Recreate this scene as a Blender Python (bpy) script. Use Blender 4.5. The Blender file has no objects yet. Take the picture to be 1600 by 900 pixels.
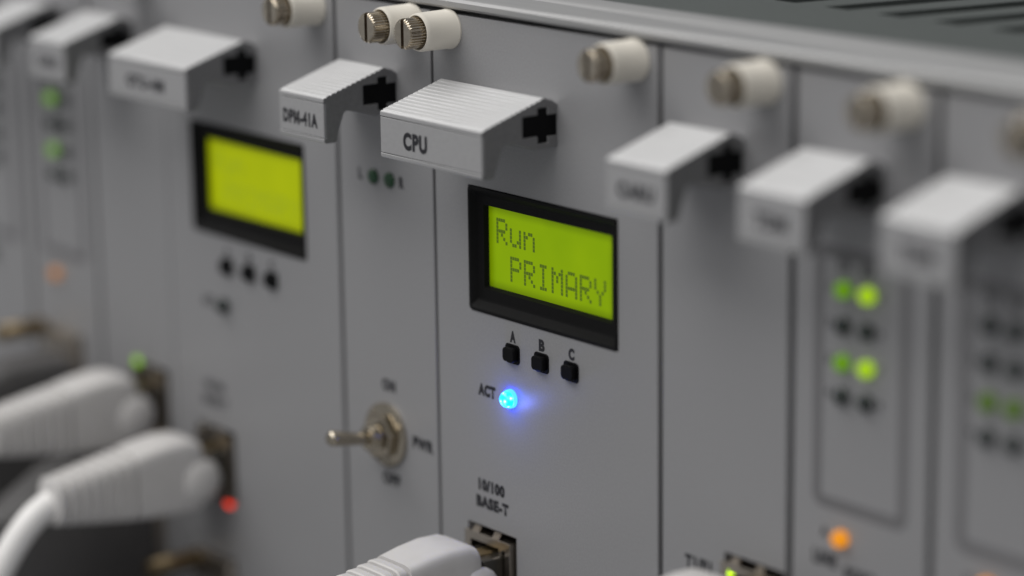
import bpy, bmesh, math, random
from mathutils import Matrix, Vector
random.seed(4)
MM = 0.001
scn = bpy.context.scene
COL = scn.collection

# ------------------------------------------------------------------ camera
cam_d = bpy.data.cameras.new('camera')
cam = bpy.data.objects.new('camera', cam_d); COL.objects.link(cam); scn.camera = cam
YAW, PITCH, ROLL = -0.898, -0.234, -0.013
cy_, sy_, cp_, sp_ = math.cos(YAW), math.sin(YAW), math.cos(PITCH), math.sin(PITCH)
fwd = Vector((sy_*cp_, cy_*cp_, sp_)); right = Vector((cy_, -sy_, 0)); up = right.cross(fwd)
r2 = right*math.cos(ROLL) + up*math.sin(ROLL); u2 = up*math.cos(ROLL) - right*math.sin(ROLL)
cam.matrix_world = Matrix(((r2.x, u2.x, -fwd.x, 381.79*MM), (r2.y, u2.y, -fwd.y, -294.47*MM),
                           (r2.z, u2.z, -fwd.z, 95.78*MM), (0, 0, 0, 1)))
cam_d.sensor_width = 36; cam_d.lens = 96.75
cam_d.clip_start = 0.02; cam_d.clip_end = 20
cam_d.dof.use_dof = True; cam_d.dof.focus_distance = 0.484; cam_d.dof.aperture_fstop = 5.5

# ------------------------------------------------------------------ world and lamps
w = bpy.data.worlds.new('World'); scn.world = w; w.use_nodes = True
bg = w.node_tree.nodes['Background']
bg.inputs['Color'].default_value = (0.97, 0.98, 1.0, 1); bg.inputs['Strength'].default_value = 0.265
def area(name, loc, target, sx, sy, watts, col):
    d = bpy.data.lights.new(name, 'AREA'); d.shape = 'RECTANGLE'; d.size = sx; d.size_y = sy
    d.energy = watts; d.color = col
    o = bpy.data.objects.new(name, d); COL.objects.link(o); o.location = loc
    o.rotation_euler = (Vector(target) - Vector(loc)).to_track_quat('-Z', 'Y').to_euler()
    return o
area('ceiling_lamp', (-0.40, -0.60, 1.1), (0.0, -0.05, 0.0), 1.7, 0.9, 18.5, (1.0, 0.985, 0.965))
area('fill_light', (0.9, -1.5, 1.5), (0.0, 0, 0.0), 1.2, 0.5, 6, (1.0, 0.98, 0.95))  # added weak fill from the front right, not a known lamp
scn.view_settings.view_transform = 'Standard'; scn.view_settings.look = 'None'
scn.view_settings.exposure = 0.0; scn.view_settings.gamma = 1.0; scn.view_settings.use_curve_mapping = False
scn.cycles.use_denoising = True
scn.cycles.max_bounces = 8

# ------------------------------------------------------------------ materials
def mat(name, col, rough=0.5, metal=0.0, var=0.04, vscale=300, bump=0.0, bscale=4000, spec=0.5,
        emit=None, estr=0.0, stretch=(1, 1, 1), trans=0.0, coat=0.0, rvar=0.06):
    m = bpy.data.materials.new(name); m.use_nodes = True
    nt = m.node_tree; N = nt.nodes; L = nt.links; b = N['Principled BSDF']
    b.inputs['Roughness'].default_value = rough; b.inputs['Metallic'].default_value = metal
    b.inputs['Specular IOR Level'].default_value = spec
    b.inputs['Coat Weight'].default_value = coat
    b.inputs['Transmission Weight'].default_value = trans
    tc = N.new('ShaderNodeTexCoord'); mp = N.new('ShaderNodeMapping'); mp.inputs['Scale'].default_value = stretch
    L.new(tc.outputs['Object'], mp.inputs['Vector'])
    n = N.new('ShaderNodeTexNoise'); n.inputs['Scale'].default_value = vscale; n.inputs['Detail'].default_value = 5
    L.new(mp.outputs['Vector'], n.inputs['Vector'])
    r = N.new('ShaderNodeValToRGB')
    a = [max(0, c*(1-var)) for c in col]; c2 = [min(1, c*(1+var)) for c in col]
    r.color_ramp.elements[0].position = 0.3; r.color_ramp.elements[1].position = 0.7
    r.color_ramp.elements[0].color = (*a, 1); r.color_ramp.elements[1].color = (*c2, 1)
    L.new(n.outputs['Fac'], r.inputs['Fac']); L.new(r.outputs['Color'], b.inputs['Base Color'])
    if rvar:
        n3 = N.new('ShaderNodeTexNoise'); n3.inputs['Scale'].default_value = 60; n3.inputs['Detail'].default_value = 6
        L.new(tc.outputs['Object'], n3.inputs['Vector'])
        mr = N.new('ShaderNodeMapRange'); mr.inputs['To Min'].default_value = max(0.03, rough-rvar); mr.inputs['To Max'].default_value = rough+rvar
        L.new(n3.outputs['Fac'], mr.inputs['Value']); L.new(mr.outputs['Result'], b.inputs['Roughness'])
    if bump:
        n2 = N.new('ShaderNodeTexNoise'); n2.inputs['Scale'].default_value = bscale; n2.inputs['Detail'].default_value = 3
        L.new(mp.outputs['Vector'], n2.inputs['Vector'])
        bp = N.new('ShaderNodeBump'); bp.inputs['Strength'].default_value = bump; bp.inputs['Distance'].default_value = 0.00004
        L.new(n2.outputs['Fac'], bp.inputs['Height']); L.new(bp.outputs['Normal'], b.inputs['Normal'])
    if emit:
        b.inputs['Emission Color'].default_value = (*emit, 1); b.inputs['Emission Strength'].default_value = estr
    return m
M = dict(
    panel=mat('satin_grey_panel', (0.290, 0.289, 0.297), 0.42, 0.15, 0.07, 2600, 0.45, 5200, 0.5, rvar=0.13),
    frame=mat('darker_grey_border', (0.150, 0.148, 0.154), 0.5, 0, 0.04, 2600, 0.3),
    handle=mat('anodised_aluminium', (0.585, 0.585, 0.588), 0.38, 0.2, 0.03, 900, 0.12, 3000, 0.5, stretch=(0.15, 1, 1)),
    cut_end=mat('shaded_sawn_end', (0.20, 0.20, 0.205), 0.45, 0.3, 0.08, 1500, 0.4, 3500),
    plate=mat('label_plate_grey', (0.315, 0.314, 0.32), 0.42, 0.0, 0.04, 1500, 0.25, 5000),
    rail=mat('brushed_rail_aluminium', (0.34, 0.34, 0.34), 0.42, 0.35, 0.06, 900, 0.3, 2500, 0.5, stretch=(0.04, 1, 1)),
    cover=mat('grey_green_cover_paint', (0.068, 0.078, 0.074), 0.55, 0.0, 0.14, 1500, 0.6, 2600, 0.4),
    cream=mat('cream_plastic', (0.74, 0.70, 0.62), 0.33, 0, 0.03, 200, 0.05, 2000, 0.5),
    nickel=mat('warm_nickel', (0.58, 0.52, 0.43), 0.22, 1.0, 0.10, 900, 0.15, 3000),
    brass=mat('old_brass', (0.26, 0.20, 0.12), 0.32, 1.0, 0.15, 900, 0.2, 3000),
    steel=mat('jack_shell_steel', (0.50, 0.45, 0.39), 0.30, 1.0, 0.08, 900, 0.1, 3000),
    slotm=mat('shaded_slot', (0.05, 0.035, 0.025), 0.6, 0.3, 0.2, 1500),
    black=mat('black_plastic', (0.003, 0.003, 0.0035), 0.45, 0, 0.1, 500, 0.2, 3000, 0.12),
    bezel=mat('black_bezel_plastic', (0.005, 0.0048, 0.005), 0.6, 0, 0.15, 900, 0.35, 3500, 0.15),
    dark=mat('dark_interior', (0.006, 0.006, 0.007), 0.8, 0, 0.1, 100),
    charcoal=mat('charcoal_plastic', (0.035, 0.034, 0.034), 0.5, 0, 0.15, 500, 0.2),
    ink=mat('black_ink', (0.012, 0.012, 0.016), 0.55, 0, 0.1, 3000),
    white=mat('white_cable_plastic', (0.86, 0.845, 0.83), 0.42, 0, 0.03, 300, 0.1, 2500, 0.5),
    boot=mat('grey_white_boot_rubber', (0.58, 0.565, 0.555), 0.5, 0, 0.03, 300, 0.1, 2500, 0.5),
    hood=mat('dark_grey_hood_plastic', (0.085, 0.082, 0.082), 0.5, 0, 0.12, 500, 0.2),
    lever=mat('dark_nickel', (0.47, 0.42, 0.34), 0.14, 1.0, 0.12, 900, 0.15, 3000),
    gold=mat('gold_contact', (0.42, 0.33, 0.19), 0.3, 1.0, 0.05, 500),
    clear=mat('smoky_plug_plastic', (0.03, 0.026, 0.02), 0.15, 0, 0.03, 300, coat=0.3),
    led_off=mat('unlit_dark_led', (0.012, 0.020, 0.018), 0.2, 0, 0.2, 800, coat=0.4),
    led_green_off=mat('unlit_green_led', (0.006, 0.045, 0.014), 0.3, 0, 0.2, 800, coat=0.1),
    green=mat('lit_green_led', (0.01, 0.03, 0.0), 0.3, emit=(0.34, 0.56, 0.0), estr=1.0),
    green_dim=mat('lit_dim_green_led', (0.01, 0.03, 0.0), 0.3, emit=(0.105, 0.245, 0.0), estr=1.0),
    green_faint=mat('lit_faint_green_led', (0.01, 0.03, 0.0), 0.3, emit=(0.045, 0.09, 0.0), estr=1.0),
    green_far=mat('lit_soft_green_led', (0.02, 0.05, 0.01), 0.3, emit=(0.12, 0.27, 0.02), estr=1.0),
    green_socket=mat('lit_green_socket_led', (0.01, 0.03, 0.0), 0.3, emit=(0.19, 0.42, 0.0), estr=1.4),
    lime=mat('lit_lime_led', (0.02, 0.04, 0.0), 0.3, emit=(0.62, 1.0, 0.0), estr=2.5),
    orange=mat('lit_orange_led', (0.05, 0.02, 0.0), 0.3, emit=(0.82, 0.28, 0.0), estr=1.0),
    orange_faint=mat('lit_faint_orange_led', (0.1, 0.04, 0.02), 0.3, emit=(0.36, 0.145, 0.03), estr=1.0),
    red=mat('lit_red_led', (0.05, 0.005, 0.0), 0.3, emit=(0.80, 0.026, 0.0), estr=1.7),
    blue_collar=mat('lit_blue_collar', (0.0, 0.02, 0.1), 0.2, emit=(0.006, 0.045, 1.0), estr=19.0),
    dots_far=mat('lcd_segment_pale', (0.05, 0.07, 0.0), 0.35, 0, 0.1, 2000, emit=(0.235, 0.295, 0.0), estr=1.0),
    dots=mat('lcd_segment_dark', (0.03, 0.05, 0.0), 0.35, 0, 0.1, 2000, emit=(0.048, 0.085, 0.0), estr=1.0),
)
def lcd_mat(name, c0, c1):
    m = bpy.data.materials.new(name); m.use_nodes = True; nt = m.node_tree; N = nt.nodes; L = nt.links
    b = N['Principled BSDF']; b.inputs['Base Color'].default_value = (0.02, 0.03, 0.0, 1); b.inputs['Roughness'].default_value = 0.3; b.inputs['Specular IOR Level'].default_value = 0.12
    tc = N.new('ShaderNodeTexCoord'); n = N.new('ShaderNodeTexNoise'); n.inputs['Scale'].default_value = 90; n.inputs['Detail'].default_value = 2
    L.new(tc.outputs['Object'], n.inputs['Vector'])
    r = N.new('ShaderNodeValToRGB'); r.color_ramp.elements[0].position = 0.3; r.color_ramp.elements[1].position = 0.7
    r.color_ramp.elements[0].color = (*c0, 1); r.color_ramp.elements[1].color = (*c1, 1)
    L.new(n.outputs['Fac'], r.inputs['Fac']); L.new(r.outputs['Color'], b.inputs['Emission Color'])
    # the screen's emission drops a little towards its rim
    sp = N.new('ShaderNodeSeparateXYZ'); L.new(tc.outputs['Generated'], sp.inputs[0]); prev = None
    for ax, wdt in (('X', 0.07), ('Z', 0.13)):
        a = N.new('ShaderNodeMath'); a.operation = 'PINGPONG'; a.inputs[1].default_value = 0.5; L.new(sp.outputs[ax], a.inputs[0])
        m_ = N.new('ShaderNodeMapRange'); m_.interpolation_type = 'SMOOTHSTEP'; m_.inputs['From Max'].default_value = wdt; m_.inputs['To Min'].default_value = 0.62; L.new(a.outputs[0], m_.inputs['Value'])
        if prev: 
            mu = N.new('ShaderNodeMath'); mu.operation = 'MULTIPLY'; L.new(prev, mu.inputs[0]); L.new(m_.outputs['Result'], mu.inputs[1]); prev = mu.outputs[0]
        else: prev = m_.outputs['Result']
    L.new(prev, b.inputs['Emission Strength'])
    return m
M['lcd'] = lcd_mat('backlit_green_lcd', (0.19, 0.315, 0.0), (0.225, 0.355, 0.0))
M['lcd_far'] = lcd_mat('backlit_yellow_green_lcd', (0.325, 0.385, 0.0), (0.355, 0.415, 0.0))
def blue_mat():
    m = bpy.data.materials.new('lit_blue_led'); m.use_nodes = True; nt = m.node_tree; N = nt.nodes; L = nt.links
    b = N['Principled BSDF']; b.inputs['Base Color'].default_value = (0.02, 0.1, 0.3, 1); b.inputs['Roughness'].default_value = 0.12
    tc = N.new('ShaderNodeTexCoord'); v = N.new('ShaderNodeTexVoronoi'); v.inputs['Scale'].default_value = 1100
    L.new(tc.outputs['Object'], v.inputs['Vector'])
    r = N.new('ShaderNodeValToRGB'); e = r.color_ramp.elements
    e[0].position = 0.05; e[0].color = (0.85, 1.0, 1.0, 1); e[1].position = 0.6; e[1].color = (0.0, 0.42, 1.0, 1)
    x = e.new(0.28); x.color = (0.08, 0.70, 1.0, 1)
    L.new(v.outputs['Distance'], r.inputs['Fac']); L.new(r.outputs['Color'], b.inputs['Emission Color'])
    b.inputs['Emission Strength'].default_value = 2.4
    return m
M['blue'] = blue_mat()

# ------------------------------------------------------------------ mesh helpers (all in mm, world frame)
class MB:
    def __init__(s): s.bm = bmesh.new()
    def face(s, pts):
        vs = [s.bm.verts.new(p) for p in pts]
        try: return s.bm.faces.new(vs)
        except ValueError: return None
    def box(s, x0, x1, y0, y1, z0, z1):
        r = bmesh.ops.create_cube(s.bm, size=1)
        for v in r['verts']:
            v.co = Vector((x0 if v.co.x < 0 else x1, y0 if v.co.y < 0 else y1, z0 if v.co.z < 0 else z1))
        return s
    def prism_x(s, prof, x0, x1):              # profile in (y, z) extruded along x
        a = [s.bm.verts.new((x0, y, z)) for y, z in prof]; b = [s.bm.verts.new((x1, y, z)) for y, z in prof]
        n = len(prof)
        for i in range(n): s.bm.faces.new((a[i], a[(i+1) % n], b[(i+1) % n], b[i]))
        s.bm.faces.new(a[::-1]); s.bm.faces.new(b); return s
    def prism_y(s, prof, y0, y1):              # profile in (x, z) extruded along y
        a = [s.bm.verts.new((x, y0, z)) for x, z in prof]; b = [s.bm.verts.new((x, y1, z)) for x, z in prof]
        n = len(prof)
        for i in range(n): s.bm.faces.new((a[i], a[(i+1) % n], b[(i+1) % n], b[i]))
        s.bm.faces.new(a[::-1]); s.bm.faces.new(b); return s
    def lathe_y(s, cx, cz, prof, n=40):        # prof: (r, y) list, revolved about the y axis through (cx, cz)
        rings = []
        for r, y in prof:
            if r < 1e-6: rings.append([s.bm.verts.new((cx, y, cz))])
            else: rings.append([s.bm.verts.new((cx+r*math.cos(2*math.pi*k/n), y, cz+r*math.sin(2*math.pi*k/n))) for k in range(n)])
        for a, b in zip(rings, rings[1:]):
            for k in range(n):
                q = [a[k % len(a)], a[(k+1) % len(a)], b[(k+1) % len(b)], b[k % len(b)]]
                u = []
                for v in q:
                    if v not in u: u.append(v)
                if len(u) > 2: s.bm.faces.new(u)
        return s
    def loft(s, rings, cap=True):
        R = [[s.bm.verts.new(p) for p in r] for r in rings]; n = len(R[0])
        for a, b in zip(R, R[1:]):
            for k in range(n): s.bm.faces.new((a[k], a[(k+1) % n], b[(k+1) % n], b[k]))
        if cap: s.bm.faces.new(R[0][::-1]); s.bm.faces.new(R[-1])
        return s
    def tube(s, pts, rad, n=20):
        P = [Vector(p) for p in pts]; rings = []; ref = Vector((0, 0, 1))
        for i, p in enumerate(P):
            t = (P[min(i+1, len(P)-1)] - P[max(i-1, 0)]).normalized()
            a = t.cross(ref); a = a.normalized() if a.length > 1e-4 else Vector((1, 0, 0)); b = a.cross(t)
            r = rad[i] if isinstance(rad, (list, tuple)) else rad
            rings.append([p + a*r*math.cos(2*math.pi*k/n) + b*r*math.sin(2*math.pi*k/n) for k in range(n)])
        return s.loft(rings)
    def build(s, name, m, parent=None, org=None, smooth=False, bevel=0.0, label=None, segs=2, angle=40):
        bmesh.ops.recalc_face_normals(s.bm, faces=s.bm.faces)
        o_ = org if org is not None else (ORG[parent.name] if parent else Vector((0, 0, 0)))
        for v in s.bm.verts: v.co = (v.co - o_)*MM
        me = bpy.data.meshes.new(name); s.bm.to_mesh(me); s.bm.free()
        me.materials.append(M[m] if isinstance(m, str) else m)
        if smooth:
            for p in me.polygons: p.use_smooth = True
            me.set_sharp_from_angle(angle=math.radians(angle))
        o = bpy.data.objects.new(name, me); COL.objects.link(o)
        if parent: o.parent = parent; ORG[o.name] = o_
        else: o.location = o_*MM; ORG[o.name] = o_
        if bevel:
            bv = o.modifiers.new('bevel', 'BEVEL'); bv.width = bevel*MM; bv.segments = segs; bv.limit_method = 'ANGLE'; bv.angle_limit = math.radians(35)
        if label: o['label'] = label
        return o
ORG = {}
def thing(name, label, cat, org, group=None):
    o = bpy.data.objects.new(name, None); COL.objects.link(o); o.empty_display_size = 0.01
    o.location = Vector(org)*MM; o['label'] = label; o['category'] = cat
    if group: o['group'] = group
    ORG[o.name] = Vector(org); return o
def rrect(x0, x1, z0, z1, r, n=5):
    P = []
    for cx, cz, a0 in ((x1-r, z1-r, 0), (x0+r, z1-r, 90), (x0+r, z0+r, 180), (x1-r, z0+r, 270)):
        for k in range(n+1):
            a = math.radians(a0+90*k/n); P.append((cx+r*math.cos(a), cz+r*math.sin(a)))
    return P
def holed_sheet(mb, x0, x1, z0, z1, ya, yb, holes, put=None):
    """slab between ya (front) and yb with rectangular holes (hx0,hx1,hz0,hz1)"""
    put = put or (lambda x, y, z: (x, y, z))
    xs = sorted({x0, x1} | {h[0] for h in holes} | {h[1] for h in holes}); zs = sorted({z0, z1} | {h[2] for h in holes} | {h[3] for h in holes})
    V = {}
    def vt(i, j, y):
        if (i, j, y) not in V: V[(i, j, y)] = mb.bm.verts.new(put(xs[i], y, zs[j]))
        return V[(i, j, y)]
    nx, nz = len(xs)-1, len(zs)-1
    def solid(i, j):
        if not (0 <= i < nx and 0 <= j < nz): return False
        cx, cz = (xs[i]+xs[i+1])/2, (zs[j]+zs[j+1])/2
        return not any(h[0] < cx < h[1] and h[2] < cz < h[3] for h in holes)
    for i in range(nx):
        for j in range(nz):
            if not solid(i, j): continue
            mb.bm.faces.new((vt(i, j, ya), vt(i+1, j, ya), vt(i+1, j+1, ya), vt(i, j+1, ya)))
            mb.bm.faces.new((vt(i, j, yb), vt(i, j+1, yb), vt(i+1, j+1, yb), vt(i+1, j, yb)))
            for di, dj, e in ((-1, 0, ((i, j), (i, j+1))), (1, 0, ((i+1, j), (i+1, j+1))), (0, -1, ((i, j), (i+1, j))), (0, 1, ((i, j+1), (i+1, j+1)))):
                if not solid(i+di, j+dj):
                    (a, b), (c, d) = e
                    mb.bm.faces.new((vt(a, b, ya), vt(c, d, ya), vt(c, d, yb), vt(a, b, yb)))
    return mb
def text(s, x, z, cap, y, parent, width=None, bold=0.02, align='CENTER', name='lettering', label=None, m='ink'):
    """flat print; cap height in mm, centred on (x, z), squeezed to the given width"""
    c = bpy.data.curves.new('t', 'FONT'); c.body = s; c.align_x = 'CENTER'; c.align_y = 'CENTER'; c.size = 1; c.offset = bold*2.0; c.space_character = 1.14
    c.resolution_u = 4
    t = bpy.data.objects.new('t', c); COL.objects.link(t)
    dg = bpy.context.evaluated_depsgraph_get(); me = bpy.data.meshes.new_from_object(t.evaluated_get(dg))
    bpy.data.objects.remove(t); bpy.data.curves.remove(c)
    xs = [v.co.x for v in me.vertices]; ys = [v.co.y for v in me.vertices]
    cx, cz = (min(xs)+max(xs))/2, (min(ys)+max(ys))/2; k = cap/(max(ys)-min(ys))
    kx = (width/(max(xs)-min(xs))) if width else k*0.78
    o_ = ORG[parent.name]
    for v in me.vertices:
        v.co = (Vector((x+(v.co.x-cx)*kx, y, z+(v.co.y-cz)*k)) - o_)*MM
    me.materials.clear(); me.materials.append(M[m])
    o = bpy.data.objects.new(name, me); COL.objects.link(o); o.parent = parent; ORG[o.name] = o_
    o['label'] = label or 'black lettering reading ' + s
    return o

# ------------------------------------------------------------------ the rack around the modules
ZT, ZB = 30.2, -203.0
rack = thing('equipment_rack', 'brushed aluminium rack frame with slotted dark grey-green cover above the modules', 'rack', (-10, 12, ZB))
X0, X1 = -260, 330
prof = [(0.2, 31.0), (-0.5, 31.2), (-0.9, 31.6), (-0.9, 32.5), (-0.5, 33.0), (0.2, 33.25), (7.2, 33.3), (7.6, 33.0), (8.3, 33.0), (8.8, 33.35), (9.6, 33.7), (13.5, 33.75),
        (14.2, 33.3), (14.2, 27), (3.2, 27), (3.2, 31.0)]
MB().prism_x(prof, X0, X1).build('top_rail', 'rail', rack, smooth=True, angle=25)
prof = [(y, z-104.5) for y, z in [(-0.9, -100.0), (-0.5, -99.4), (0.2, -99.2), (3.2, -99.2), (3.2, -96), (14.2, -96), (14.2, -104), (0.2, -104), (-0.9, -103.2)]]
MB().prism_x(prof, X0, X1).build('bottom_rail', 'rail', rack, smooth=True, angle=25)
slots = []
for k in range(-9, 20):
    xs = 15.4 + 12.4*k
    slots.append((xs, xs+5.6, 36.0, 120.0))
cov = MB()
def put_cover(x, y, z):            # the slab's z is depth here; the slots run slightly askew
    sk = 0.2*(z-36.0) if X0 < x < X1 else 0.0
    return (x+sk, z, y)
holed_sheet(cov, X0, X1, 14.3, 170, 33.5, 32.3, slots, put_cover)
cov.build('top_cover', 'cover', rack)
MB().box(X0, X1, 15, 169, -199, 27).build('inner_shadow_box', 'dark', rack)
MB().box(X0, X1, 5.6, 14, -200, 26.5).build('dark_backing', 'dark', rack)  # near-black slab stands in for the shade behind the panel seams

# ------------------------------------------------------------------ module parts
def handle(mod, x0, wd, name_txt, cap=3.1, tw=None, tx=0.42, label=None):
    xs, xe = x0, x0+wd
    p = [(0.0, 17.7), (-1.0, 18.35), (-2.6, 18.9)]
    n = 12; ya, za, yb, zb = -2.9, 18.95, -15.9, 14.95
    for k in range(n):
        def P(t, d): return (ya+(yb-ya)*t - 0.29*d*0, za+(zb-za)*t - d)
        t0, t1 = k/n, (k+1)/n
        p += [P(t0, 0), P(t0+0.78/n, 0.0), P(t0+0.84/n, 0.19), P(t1-0.04/n, 0.19)]
    p += [(-15.95, 14.9), (-16.35, 14.65), (-16.4, 13.95), (-15.9, 13.9), (-15.9, 7.4), (-16.4, 7.35), (-16.35, 6.75), (-16.0, 6.5), (-14.1, 6.5), (-13.8, 6.7),
          (-12.0, 11.6), (-11.3, 12.0), (-9.0, 11.5), (-5.0, 10.3), (0, 10.3),
          (0, 12.3), (-2.1, 12.3), (-2.1, 11.2), (-4.3, 11.2), (-4.3, 12.5), (-7.6, 12.5), (-7.6, 16.2), (-4.3, 16.2), (-4.3, 17.35), (-2.1, 17.35), (-2.1, 16.0), (0, 16.0)]
    p = [(y-0.02, z) for y, z in p]
    h = MB().prism_x(p, xs, xe).build('handle', 'handle', mod, bevel=0.08, segs=1, label=label)
    h.data.materials.append(M['cut_end']); h.data.materials.append(M['plate'])          # sawn ends: bare metal, coloured darker to paint in the shade on the sides
    for pg in h.data.polygons:
        if abs(pg.normal.x) > 0.9: pg.material_index = 1
        elif pg.normal.y < -0.9 and pg.center.y < -0.0158: pg.material_index = 2
    q = [(-0.1, 12.35), (-2.15, 12.35), (-2.15, 11.25), (-4.25, 11.25), (-4.25, 12.55), (-7.55, 12.55), (-7.55, 16.15), (-4.25, 16.15), (-4.25, 17.3), (-2.15, 17.3), (-2.15, 15.95), (-0.1, 15.95)]
    MB().prism_x(q, xs+0.15, xe-0.15).build('slot_insert', 'black', h)
    pl = MB().box(xs+0.06, xe-0.06, -16.38, -15.93, 7.52, 13.78).build('label_plate', 'plate', h, bevel=0.06, segs=1)
    if name_txt:
        text(name_txt, xs+wd*tx, 10.35, cap, -16.41, h, width=tw, bold=0.028)
    return h
def thumb_screw(mod, x, z=27.45):
    s = MB().lathe_y(x, z, [(3.2, -0.02), (3.62, -0.02), (3.62, -0.35), (3.5, -0.45), (3.45, -6.5), (3.4, -6.9), (3.25, -7.25), (3.08, -7.3), (2.96, -7.15), (2.94, -4.5), (0, -4.5)], 56)
    s = s.build('thumb_screw', 'cream', mod, smooth=True, angle=50, label='cream plastic captive thumb screw sleeve')
    NT = 30; R = 2.75
    def tooth(k, rs=1.0):
        P = []
        a = 2*math.pi*k/NT; d = 2*math.pi/NT
        for f, r in ((0.0, 0.88), (0.25, 1.0), (0.50, 1.0), (0.75, 0.88)):
            P.append((rs*R*r*math.cos(a+d*f), rs*R*r*math.sin(a+d*f)))
        return P
    full = [q for k in range(NT) for q in tooth(k)]
    mb = MB()
    mb.loft([[(x+px, y, z+pz) for px, pz in full] for y in (-4.6, -9.45)])
    sw = 0.42
    for sg in (1, -1):
        def half(sc):
            P = []
            for k in range(NT):
                for px, pz in tooth(k, sc):
                    if px*sg > sw: P.append((px, pz))
            P.sort(key=lambda q: math.atan2(q[1], q[0]*sg))
            lo, hi = P[0], P[-1]
            return [(sg*sw, lo[1])] + P + [(sg*sw, hi[1])]
        A = half(1.0); B = half(0.9)
        mb.loft([[(x+px, -9.46, z+pz) for px, pz in A], [(x+px, -10.1, z+pz) for px, pz in A]])
        m2 = min(len(A), len(B))
        C = [(sg*sw if abs(px*sg-sw) < 1e-6 else sg*(sw+(px*sg-sw)*0.9), pz*0.9) for px, pz in A]
        mb.loft([[(x+px, -10.1, z+pz) for px, pz in A], [(x+px, -10.4, z+pz) for px, pz in C]])
    kn = mb.build('knurled_head', 'nickel', s)
    MB().box(x-0.41, x+0.41, -9.5, -9.47, z-2.25, z+2.25).build('driver_slot_shade', 'slotm', s)  # dark strip paints the shade at the bottom of the slot
    return s
def led(mod, x, z, r, m, die=None, name='led', label=None, h=1.1):
    o = MB().lathe_y(x, z, [(r, -0.02), (r, -h*0.45), (r*0.93, -h*0.7), (r*0.7, -h*0.9), (r*0.35, -h), (0, -h*1.02)], 24)
    o = o.build(name, m, mod, smooth=True, angle=80, label=label)
    if die:
        MB().lathe_y(x, z, [(r*0.62, -h*0.88), (r*0.6, -h-0.12), (r*0.4, -h-0.2), (0, -h-0.22)], 20).build('glowing_tip', die, o, smooth=True, angle=80)
    return o
FONT = {'R': '11110 10001 10001 11110 10100 10010 10001', 'u': '00000 00000 10001 10001 10001 10011 01101', 'n': '00000 00000 10110 11001 10001 10001 10001',
        'P': '11110 10001 10001 11110 10000 10000 10000', 'I': '01110 00100 00100 00100 00100 00100 01110', 'M': '10001 11011 10101 10101 10001 10001 10001',
        'A': '01110 10001 10001 10001 11111 10001 10001', 'Y': '10001 10001 10001 01010 00100 00100 00100'}
def display(mod, dx, scr='lcd', lines=('Run', ' PRIMARY'), dm='dots'):
    x0, x1, z0, z1 = dx, dx+40.8, -22.9, 0.0
    b = MB()
    def ring(y_a, o1, y_b, o2):
        A = rrect(x0+o1[0], x1-o1[1], z0+o1[2], z1-o1[3], o1[4]); B = rrect(x0+o2[0], x1-o2[1], z0+o2[2], z1-o2[3], o2[4])
        a = [b.bm.verts.new((px, y_a, pz)) for px, pz in A]; c = [b.bm.verts.new((px, y_b, pz)) for px, pz in B]
        for k in range(len(A)): b.bm.faces.new((a[k], a[(k+1) % len(A)], c[(k+1) % len(A)], c[k]))
    O = [(0.02, 0.02, 0.02, 0.02, 0.9), (0.1, 0.1, 0.1, 0.1, 0.85), (0.55, 0.55, 0.6, 0.55, 0.7), (0.75, 0.75, 0.8, 0.75, 0.6), (1.5, 1.5, 1.9, 1.7, 0.5), (1.8, 1.8, 2.2, 2.0, 0.4), (2.9, 2.75, 4.15, 3.4, 0.35), (3.2, 3.1, 4.5, 3.7, 0.2)]
    Y = [1.5, -0.22, -0.25, -0.1, 0.9, 1.0, 1.15, 2.15]
    for k in range(len(Y)-1): ring(Y[k], O[k], Y[k+1], O[k+1])
    bz = b.build('display_bezel', 'bezel', mod, smooth=True, angle=30, label='black plastic display surround')
    sc = MB(); sc.face([(x0+3.0, 2.16, z0+4.3), (x1-2.9, 2.16, z0+4.3), (x1-2.9, 2.16, z1-3.5), (x0+3.0, 2.16, z1-3.5)])
    sc.box(x0+3.0, x1-2.9, 2.3, 4.5, z0+4.3, z1-3.5)
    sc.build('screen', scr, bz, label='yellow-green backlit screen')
    d = MB(); pw, ph = 3.83/6, 0.672
    for li, s in enumerate(lines):
        for ci, ch in enumerate(s):
            if ch not in FONT: continue
            for ri, row in enumerate(FONT[ch].split()):
                for k, c in enumerate(row):
                    if c == '1':
                        xa = dx+5.35+ci*3.83+k*pw; za = -5.5-li*6.43-ri*ph
                        d.face([(xa, 2.11, za-ph*0.9), (xa+pw*0.9, 2.11, za-ph*0.9), (xa+pw*0.9, 2.11, za), (xa, 2.11, za)])
    d.build('display_text', dm, bz, label='dark dot-matrix text reading Run PRIMARY')
    return bz
def button(mod, x, z):
    b = MB().prism_y(rrect(x-2.05, x+2.05, z-1.8, z+1.8, 0.75), 0.6, -0.12).build('button_surround', 'black', mod, bevel=0.06, segs=1)
    MB().prism_y(rrect(x-1.6, x+1.6, z-1.3, z+1.3, 0.75), -0.1, -1.2).build('button_cap', 'black', b, bevel=0.22, segs=2)
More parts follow.
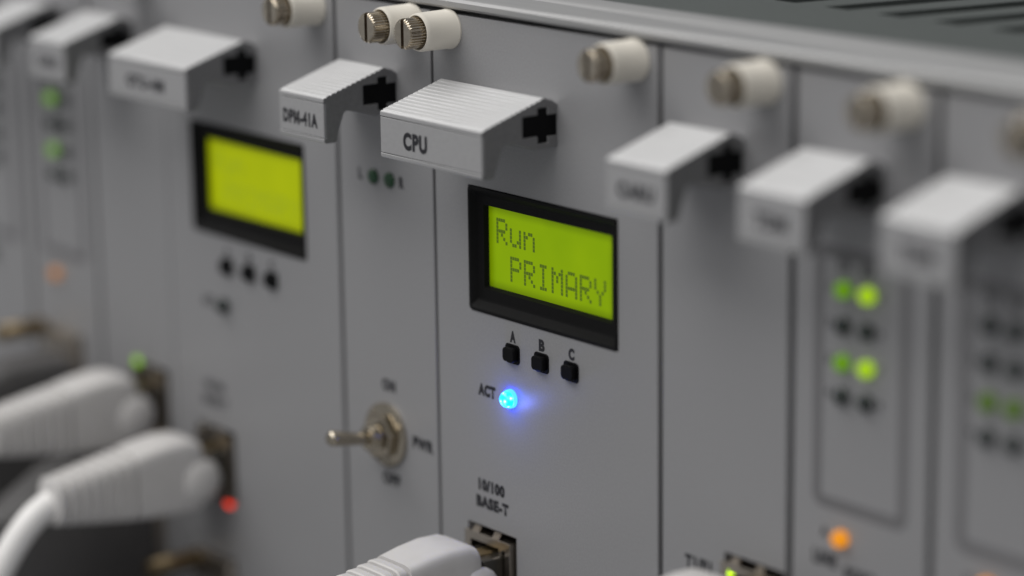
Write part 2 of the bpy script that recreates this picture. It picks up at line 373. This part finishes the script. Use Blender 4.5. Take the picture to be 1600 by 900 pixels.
def jack(mod, x0, z1, leds=(), wd=14.1, ht=15.6):
    """metal-shelled network socket set in a dark cutout whose top left corner is (x0, z1)"""
    c = MB(); c.box(x0-0.5, x0+wd+0.5, 4.6, 5.2, z1-ht-0.5, z1+0.5); c.box(x0+2.2, x0+wd-4.6, 0.6, 4.5, z1-ht+2, z1-11.6)
    c.box(x0-0.45, x0-0.02, 2.55, 4.6, z1-ht, z1); c.box(x0+wd+0.02, x0+wd+0.45, 2.55, 4.6, z1-ht, z1)
    c = c.build('socket', 'dark', mod, label='dark network socket cutout with metal shell')
    a, b, t, u = x0-0.25, x0+wd-1.1, z1-1.35, z1-ht+0.6
    sh = MB(); holed_sheet(sh, a, b, u, t, -0.65, -0.15, [(a+1.7, b-3.3, u+1.2, t-1.55), (b-2.5, b-1.55, t-8.0, t-1.7)])
    for k in (0.16, 0.60):
        q = a+(b-a)*k
        for j in range(4):
            sh.box(q, q+1.9, -0.6+0.22*j, -0.3+0.22*j, t-0.2+0.28*j, t+0.25+0.28*j)
    sh.box(a+0.3, a+0.6, -0.14, 4.5, u, t-0.1); sh.box(b-0.4, b-0.02, -0.14, 4.5, u, t-0.1); sh.box(a+0.61, b-0.41, -0.14, 4.5, t-0.5, t-0.1)
    sh.build('metal_shell', 'steel', c, bevel=0.08, segs=2)
    for lx, lz, m, r in leds:
        MB().lathe_y(lx, lz, [(r, 0.2), (r, -0.35), (r*0.8, -0.6), (0, -0.66)], 20).build('socket_led', m, c, smooth=True)
    return c
def led_grid_face(mod, xs, rows, xcol=(11.1, 16.2), orange='orange', legend=True):
    """printed border, eight LEDs in two columns, small legends and one amber LED below"""
    A = rrect(xs+5.0, xs+25.2, -38.2, 4.0, 2.2, 6); B = rrect(xs+6.9, xs+23.3, -36.3, 2.1, 0.7, 6)
    b = MB(); a = [b.bm.verts.new((p[0], -0.06, p[1])) for p in A]; c = [b.bm.verts.new((p[0], -0.06, p[1])) for p in B]
    for k in range(len(A)): b.bm.faces.new((a[k], a[(k+1) % len(A)], c[(k+1) % len(A)], c[k]))
    b.build('printed_border', 'frame', mod, label='darker grey rounded border round the status lamps')
    zr = (-2.55, -8.2, -14.05, -19.4)
    for r in range(4):
        for q in range(2):
            m = rows[r][q]
            led(mod, xs+xcol[q]+0.4, zr[r], 1.35, m or 'led_off', h=1.7)
    if legend:
        for q, tx in enumerate(('TX', 'RX')): text(tx, xs+xcol[q]+0.2, 1.0, 1.9, -0.05, mod)
        for r in range(4):
            text(str(r+1), xs+xcol[0]-2.9, zr[r], 1.5, -0.05, mod); text(str(r+5), xs+xcol[1]+2.9, zr[r], 1.5, -0.05, mod)
    text('A', xs+7.8, -42.2, 1.8, -0.05, mod)
    led(mod, xs+11.7, -42.4, 1.35, orange, h=1.8)
def module(name, label, xa, xb, holes=(), gap=(0.4, 0.4), group=None, cat='module'):
    t = thing(name, label, cat, ((xa+xb)/2, 0, ZB), group)
    p = holed_sheet(MB(), xa+gap[0], xb-gap[1], ZB, ZT, 0.0, 2.5, list(holes)).build('front_panel', 'panel', t, bevel=0.15, segs=2)
    return t

def jack_hole(x0, z1, wd=14.1, ht=15.6): return (x0, x0+wd, z1-ht, z1)
S1, S2, S3, S4, S5, S6, S7 = -40.2, -10.05, 51.5, 82.4, 112.4, 142.5, 172.5
SC, SL0, SL1, SL2 = -102.4, -132.4, -162.4, -192.4

# --- processor module with the sharp display
H = jack_hole(-1.6, -63.3)
cpu = module('processor_module', 'wide grey CPU module with readable green display and blue lamp, at the centre', S2, S3, [(0.0, 40.8, -22.9, 0.0), H], gap=(0.4, 0.62))
handle(cpu, -3.6, 28.8, 'CPU', 3.2, 6.9, 0.352, label='ribbed aluminium pull handle marked CPU')
thumb_screw(cpu, S2+5.4); thumb_screw(cpu, S3-6.1)
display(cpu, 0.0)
for bx, ch in ((12.2, 'A'), (20.3, 'B'), (28.4, 'C')):
    button(cpu, bx, -28.9); text(ch, bx+0.1, -25.75, 2.15, -0.05, cpu, width=1.6, bold=0.029)
text('ACT', 4.6, -37.3, 2.3, -0.05, cpu, width=5.0, bold=0.033)
bl = led(cpu, 11.7, -37.2, 1.5, 'blue', name='blue_led', label='lit blue activity lamp', h=2.2)
MB().lathe_y(11.7, -37.2, [(1.3, -0.03), (1.72, -0.03), (1.72, -0.75), (1.51, -0.8)], 32).build('lamp_collar', 'blue_collar', bl, smooth=True, label='glowing blue base of the lamp')
pl = bpy.data.lights.new('blue_led_light', 'POINT'); pl.color = (0.13, 0.20, 1.0); pl.energy = 0.0010; pl.shadow_soft_size = 0.001
plo = bpy.data.objects.new('blue_led_light', pl); COL.objects.link(plo); plo.location = Vector((11.9, -3.5, -38.6))*MM
text('10/100', 5.55, -55.35, 2.3, -0.05, cpu, width=7.6, bold=0.033)
text('BASE-T', 5.75, -58.6, 2.3, -0.05, cpu, width=9.4, bold=0.033)
jack(cpu, H[0], H[3])

# --- power module with the toggle switch
pw = module('power_module', 'narrow grey module with metal toggle switch marked PWR, left of the CPU module', S1, S2, gap=(0.55, 0.4))
handle(pw, -35.0, 14.2, 'DPM-41A', 2.6, 11.0, 0.47, label='narrow ribbed pull handle with blurred lettering')
thumb_screw(pw, S2-5.5)
for lx, ch, tx in ((-28.7, 'L', -33.0), (-23.6, 'R', -20.0)):
    led(pw, lx, -2.7, 1.45, 'led_green_off', h=0.8, label='unlit dark green lamp marked ' + ch); text(ch, tx, -2.7, 2.2, -0.05, pw, bold=0.029)
SX, SZ = -26.3, -52.3
sw = MB().lathe_y(SX, SZ, [(3.0, -0.02), (6.2, -0.02), (6.2, -0.7), (5.95, -0.85), (3.0, -0.9)], 48).build('toggle_switch', 'lever', pw, smooth=True, label='nickel toggle switch with lever tipped up')
nut = [(SX+4.6*math.cos(math.radians(60*k+12)), SZ+4.6*math.sin(math.radians(60*k+12))) for k in range(6)]
MB().prism_y(nut, -0.92, -2.9).build('hex_nut', 'lever', sw, bevel=0.3, segs=2)
pf = [(2.5, -2.9)]
for k in range(5): pf += [(2.5, -3.0-0.36*k), (2.25, -3.0-0.36*k-0.18)]
pf += [(2.4, -4.8), (2.1, -5.0), (1.65, -4.9), (0, -4.5)]
MB().lathe_y(SX, SZ, pf, 36).build('threaded_bushing', 'lever', sw, smooth=True, angle=25)
ta = math.radians(12); dv = Vector((0, -math.cos(ta), math.sin(ta))); p0 = Vector((SX, -4.0, SZ-0.2))
L_ = [(0, 1.15), (1.5, 1.15), (5.5, 1.35), (8.4, 1.5), (9.2, 1.45), (9.7, 1.1), (9.9, 0.5)]
MB().tube([p0+dv*t for t, r in L_], [r for t, r in L_], 24).build('lever', 'lever', sw, smooth=True, angle=50)
text('ON', -25.5, -42.5, 2.4, -0.05, pw, width=4.2, bold=0.029); text('OFF', -25.3, -61.0, 2.4, -0.05, pw, width=5.6, bold=0.029); text('PWR', -15.0, -51.9, 2.4, -0.05, pw, width=6.4, bold=0.029)

# --- wide module on the left with the second display
DX = -92.6
HB = jack_hole(DX-1.6, -64.3); HA = jack_hole(-119.5, -56.0)
lm = module('display_module', 'wide grey module with blurred green display, left of the toggle switch module', SC, S1, [(DX, DX+40.8, -22.9, 0.0), HB], gap=(0.12, 0.6))
handle(lm, -96.0, 28.8, 'GTU-4M', 2.6, 14.0, 0.48, label='wide ribbed pull handle with blurred lettering')
thumb_screw(lm, S1-6.2)
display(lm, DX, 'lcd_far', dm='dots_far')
for bx, ch in ((12.2, 'A'), (20.3, 'B'), (28.4, 'C')):
    button(lm, DX+bx, -28.9); text(ch, DX+bx+0.1, -25.75, 2.0, -0.05, lm, width=1.5)
text('ACT', DX+4.6, -37.3, 2.2, -0.05, lm, width=4.6)
led(lm, DX+11.0, -37.2, 1.5, 'led_off', h=2.2)
text('10/100', DX+5.55, -55.35, 2.2, -0.05, lm, width=7.4); text('BASE-T', DX+5.75, -58.6, 2.2, -0.05, lm, width=9.2)
jack(lm, HB[0], HB[3], leds=[(DX+9.8, -79.6, 'red', 1.2)])
c2 = module('interface_module', 'narrow plain-faced blurred module with one socket, left of the left display', SL0, SC, [HA], gap=(0.6, 0.12))
handle(c2, -128.0, 14.2, 'CARU', 2.6, 8.8, 0.5)
thumb_screw(c2, SC-6.2)
jack(c2, HA[0], HA[3], leds=[(-117.6, -56.2, 'green_socket', 1.1)])

# --- narrow module right of the CPU module, plain face
HC = jack_hole(67.3, -51.6)
cm = module('interface_module', 'narrow plain-faced grey module with one socket, right of the CPU module', S3, S4, [HC], gap=(0.62, 0.8))
handle(cm, 57.0, 14.2, 'CARU', 2.6, 8.8, 0.5)
thumb_screw(cm, S4-6.3)
jack(cm, HC[0], HC[3], leds=[(69.0, -54.2, 'lime', 1.0)])
text('T1/E1', 61.0, -55.4, 2.4, -0.05, cm, width=6.5, bold=0.029)

# --- status-lamp modules
G, g, o_ = 'green', 'green_dim', None
r1 = module('interface_module', 'grey module with two bright rows of paired green lamps above an orange lamp', S4, S5, gap=(0.7, 0.7))
handle(r1, 87.3, 14.2, 'TDM', 2.6, 7.0, 0.5); thumb_screw(r1, S5-6.4)
led_grid_face(r1, S4, ((g, G), (None, None), (g, G), (None, None)))
text('LINE', S4+8.0, -46.6, 2.4, -0.05, r1, bold=0.029); text('PORT', S4+15.5, -48.0, 2.4, -0.05, r1, bold=0.029)
r2_ = module('interface_module', 'grey module cut by the right edge of the picture, its lamps mostly dark', S5, S6, gap=(0.7, 0.7))
handle(r2_, 116.6, 14.2, 'TDM', 2.6, 7.0, 0.5); thumb_screw(r2_, S6-7.0)
led_grid_face(r2_, S5, ((None, None), (None, None), ('green_faint', 'green_faint'), (None, None)), xcol=(10.6, 15.6))
l1 = module('interface_module', 'narrow blurred module with two green lamps one above the other, far left', SL1, SL0, gap=(0.7, 0.7))
handle(l1, -157.4, 14.2, 'TDM', 2.4, 6.4, 0.5)
led_grid_face(l1, SL1, (('green_far', None), (None, None), ('green_far', None), (None, None)), xcol=(12.9, 17.9), orange='orange_faint')
l2 = module('interface_module', 'module cut by the left edge of the picture, only its handle end showing', SL2, SL1, gap=(0.7, 0.7))
handle(l2, -187.4, 14.2, 'TDM', 2.4, 6.4, 0.5)
led_grid_face(l2, SL2, ((None, None), (None, None), (None, None), (None, None)), orange='led_off', legend=False)

# ------------------------------------------------------------------ network cables
def superring(cx, y, cz, hw, hh, e=3.2, n=36, sk=0.0):
    P = []
    for k in range(n):
        a = 2*math.pi*k/n; c, s = math.cos(a), math.sin(a)
        P.append((cx+hw*math.copysign(abs(c)**(2/e), c), y, cz+hh*math.copysign(abs(s)**(2/e), s)))
    return P
def bez(P, n=26):
    out = []
    for i in range(n+1):
        t = i/n; q = [Vector(p) for p in P]
        while len(q) > 1: q = [a.lerp(b, t) for a, b in zip(q, q[1:])]
        out.append(q[0])
    return out
def network_cable(jx, jz, label, path, wd=14.1, dark=False, shift=0.0):
    """plug pushed into the socket whose cutout's top left corner is (jx, jz)"""
    cx = jx+wd/2-0.3; top = jz+0.2
    t = thing('network_cable', label, 'cable', (cx, -20, top-16), 'white network cables plugged into the modules')
    MB().box(cx-4.3, cx+4.3, -5.2, 3.8, top-13.0, top-4.2).build('plug', 'clear', t, bevel=0.4)
    MB().box(cx-1.6, cx+1.6, -5.2, 2.4, top-4.3, top-3.9).build('latch', 'gold', t, bevel=0.1)
    S = [(-6.4, 4.9, -2.4, -13.8, 6), (-6.6, 5.5, -1.6, -14.8, 7), (-7.2, 5.85, -0.9, -15.3, 7), (-9.0, 5.95, -0.2, -15.6, 7), (-13.0, 5.9, 0.0, -15.6, 7), (-17.6, 5.75, -0.5, -15.3, 6.8), (-22.0, 5.55, -1.3, -14.9, 6.3)]
    NR, PT = 7, 2.5                     # ribs moulded into the tapering tail of the boot
    for k in range(NR):
        f = k/(NR-1); hw = 5.45-0.85*f; za = -1.5-1.8*f; zb = -14.8+1.7*f; ex = 6-3.4*f; y_ = -22.1-PT*k
        for dy, d in ((0.0, 0.75), (0.55, 0.75), (0.7, 0.0), (PT-0.35, 0.0), (PT-0.1, 0.25)):
            S.append((y_-dy, hw-d, za-d, zb+d, ex))
    S.append((y_-PT-0.3, 2.9, -5.6, -11.2, 2.2))
    mb = MB(); mb.loft([superring(cx, y, top+(a+b)/2, hw, (a-b)/2, ex) for y, hw, a, b, ex in S])
    boot = mb.build('boot', 'boot', t, smooth=True, angle=30)
    # thumb grips bulging from the boot's sides
    for sg in (1, -1):
        g_ = MB(); rings = []
        for k in range(9):
            a = math.pi*k/8; rr = math.sin(a)
            rings.append([(cx+sg*(5.3+2.2*max(rr, .05)*math.cos(b_)), -7.2+4.6*math.cos(a), top-9.2+4.7*max(rr, .05)*math.sin(b_)) for b_ in [2*math.pi*j/20 for j in range(20)]])
        g_.loft(rings).build('side_grip', 'boot', boot, smooth=True, angle=60)
    e = (cx, S[-1][0], top-8.4)
    MB().tube(bez([(e[0], e[1]+2, e[2]), (e[0], e[1]-4, e[2]-0.8)] + [(cx+a, b, c) for a, b, c in path]), 2.75, 24).build('cord', 'white', t, smooth=True)
    return t
network_cable(H[0], H[3], 'white network cable plugged into the CPU module', [(-2, -70, -92), (-4, -90, -130), (-5, -100, -190)])
network_cable(HB[0], HB[3], 'white network cable whose cord bends down beside the red lamp', [(-1, -50, -79), (-1, -62, -98), (-2, -74, -128), (-4, -88, -230)])
network_cable(HA[0], HA[3], 'white network cable plugged in below the small green lamp, uppermost on the left', [(-1, -50, -68), (-2, -60, -84), (-4, -72, -120), (-4, -85, -230)])
network_cable(HC[0], HC[3], 'white network cable just entering the lower edge, right of the CPU module', [(-2, -70, -92), (-4, -90, -130), (-5, -100, -190)])

# ------------------------------------------------------------------ dark serial connectors low on the left
def serial_connector(x0, x1, z0, z1, yl, label, screws, path):
    t = thing('serial_connector', label, 'connector', ((x0+x1)/2, -yl/2, z0), 'dark serial connectors on the left modules')
    MB().box(x0-0.6, x1+0.6, -2.2, -0.05, z0-6, z1+5).build('flange', 'steel', t, bevel=0.5)
    cx = (x0+x1)/2; S = []
    for y, k, m in ((-2.3, 1.0, 1.0), (-yl*0.45, 1.0, 1.0), (-yl*0.62, 0.96, 0.9), (-yl*0.85, 0.85, 0.62), (-yl, 0.7, 0.45)):
        S.append(superring(cx, y, (z0+z1)/2, (x1-x0)/2*k, (z1-z0)/2*m, 7))
    MB().loft(S).build('hood', 'hood', t, smooth=True, angle=35)
    for sx, sz in screws:
        pr = [(2.1, -2.4), (2.1, -9)] + [(2.1-0.25*(k % 2), -9-0.5*k) for k in range(9)] + [(1.8, -14), (0, -14.1)]
        MB().lathe_y(sx, sz, pr, 24).build('thumb_screw', 'brass', t, smooth=True, angle=30)
    MB().tube(bez([(cx, -yl+2, (z0+z1)/2)] + path), 3.6, 18).build('cord', 'charcoal', t, smooth=True)
serial_connector(-123.5, -109.5, -108, -74, 38, 'dark connector hood behind the lower white cable on the left', [(-116.5, -111.5)], [(-117, -60, -92), (-118, -80, -120), (-120, -85, -230)])
serial_connector(-94.5, -81.5, -130, -97, 30, 'dark connector with brass thumb screw at the bottom edge, below the red lamp', [(-93.5, -94.0)], [(-88, -60, -112), (-88, -70, -140), (-88, -75, -230)])
serial_connector(-155.5, -141.5, -96, -59.5, 38, 'dark connector with brass thumb screw at the left edge of the picture', [(-154.5, -55.0)], [(-149, -60, -80), (-150, -80, -110), (-152, -85, -230)])

scn.render.film_transparent = False
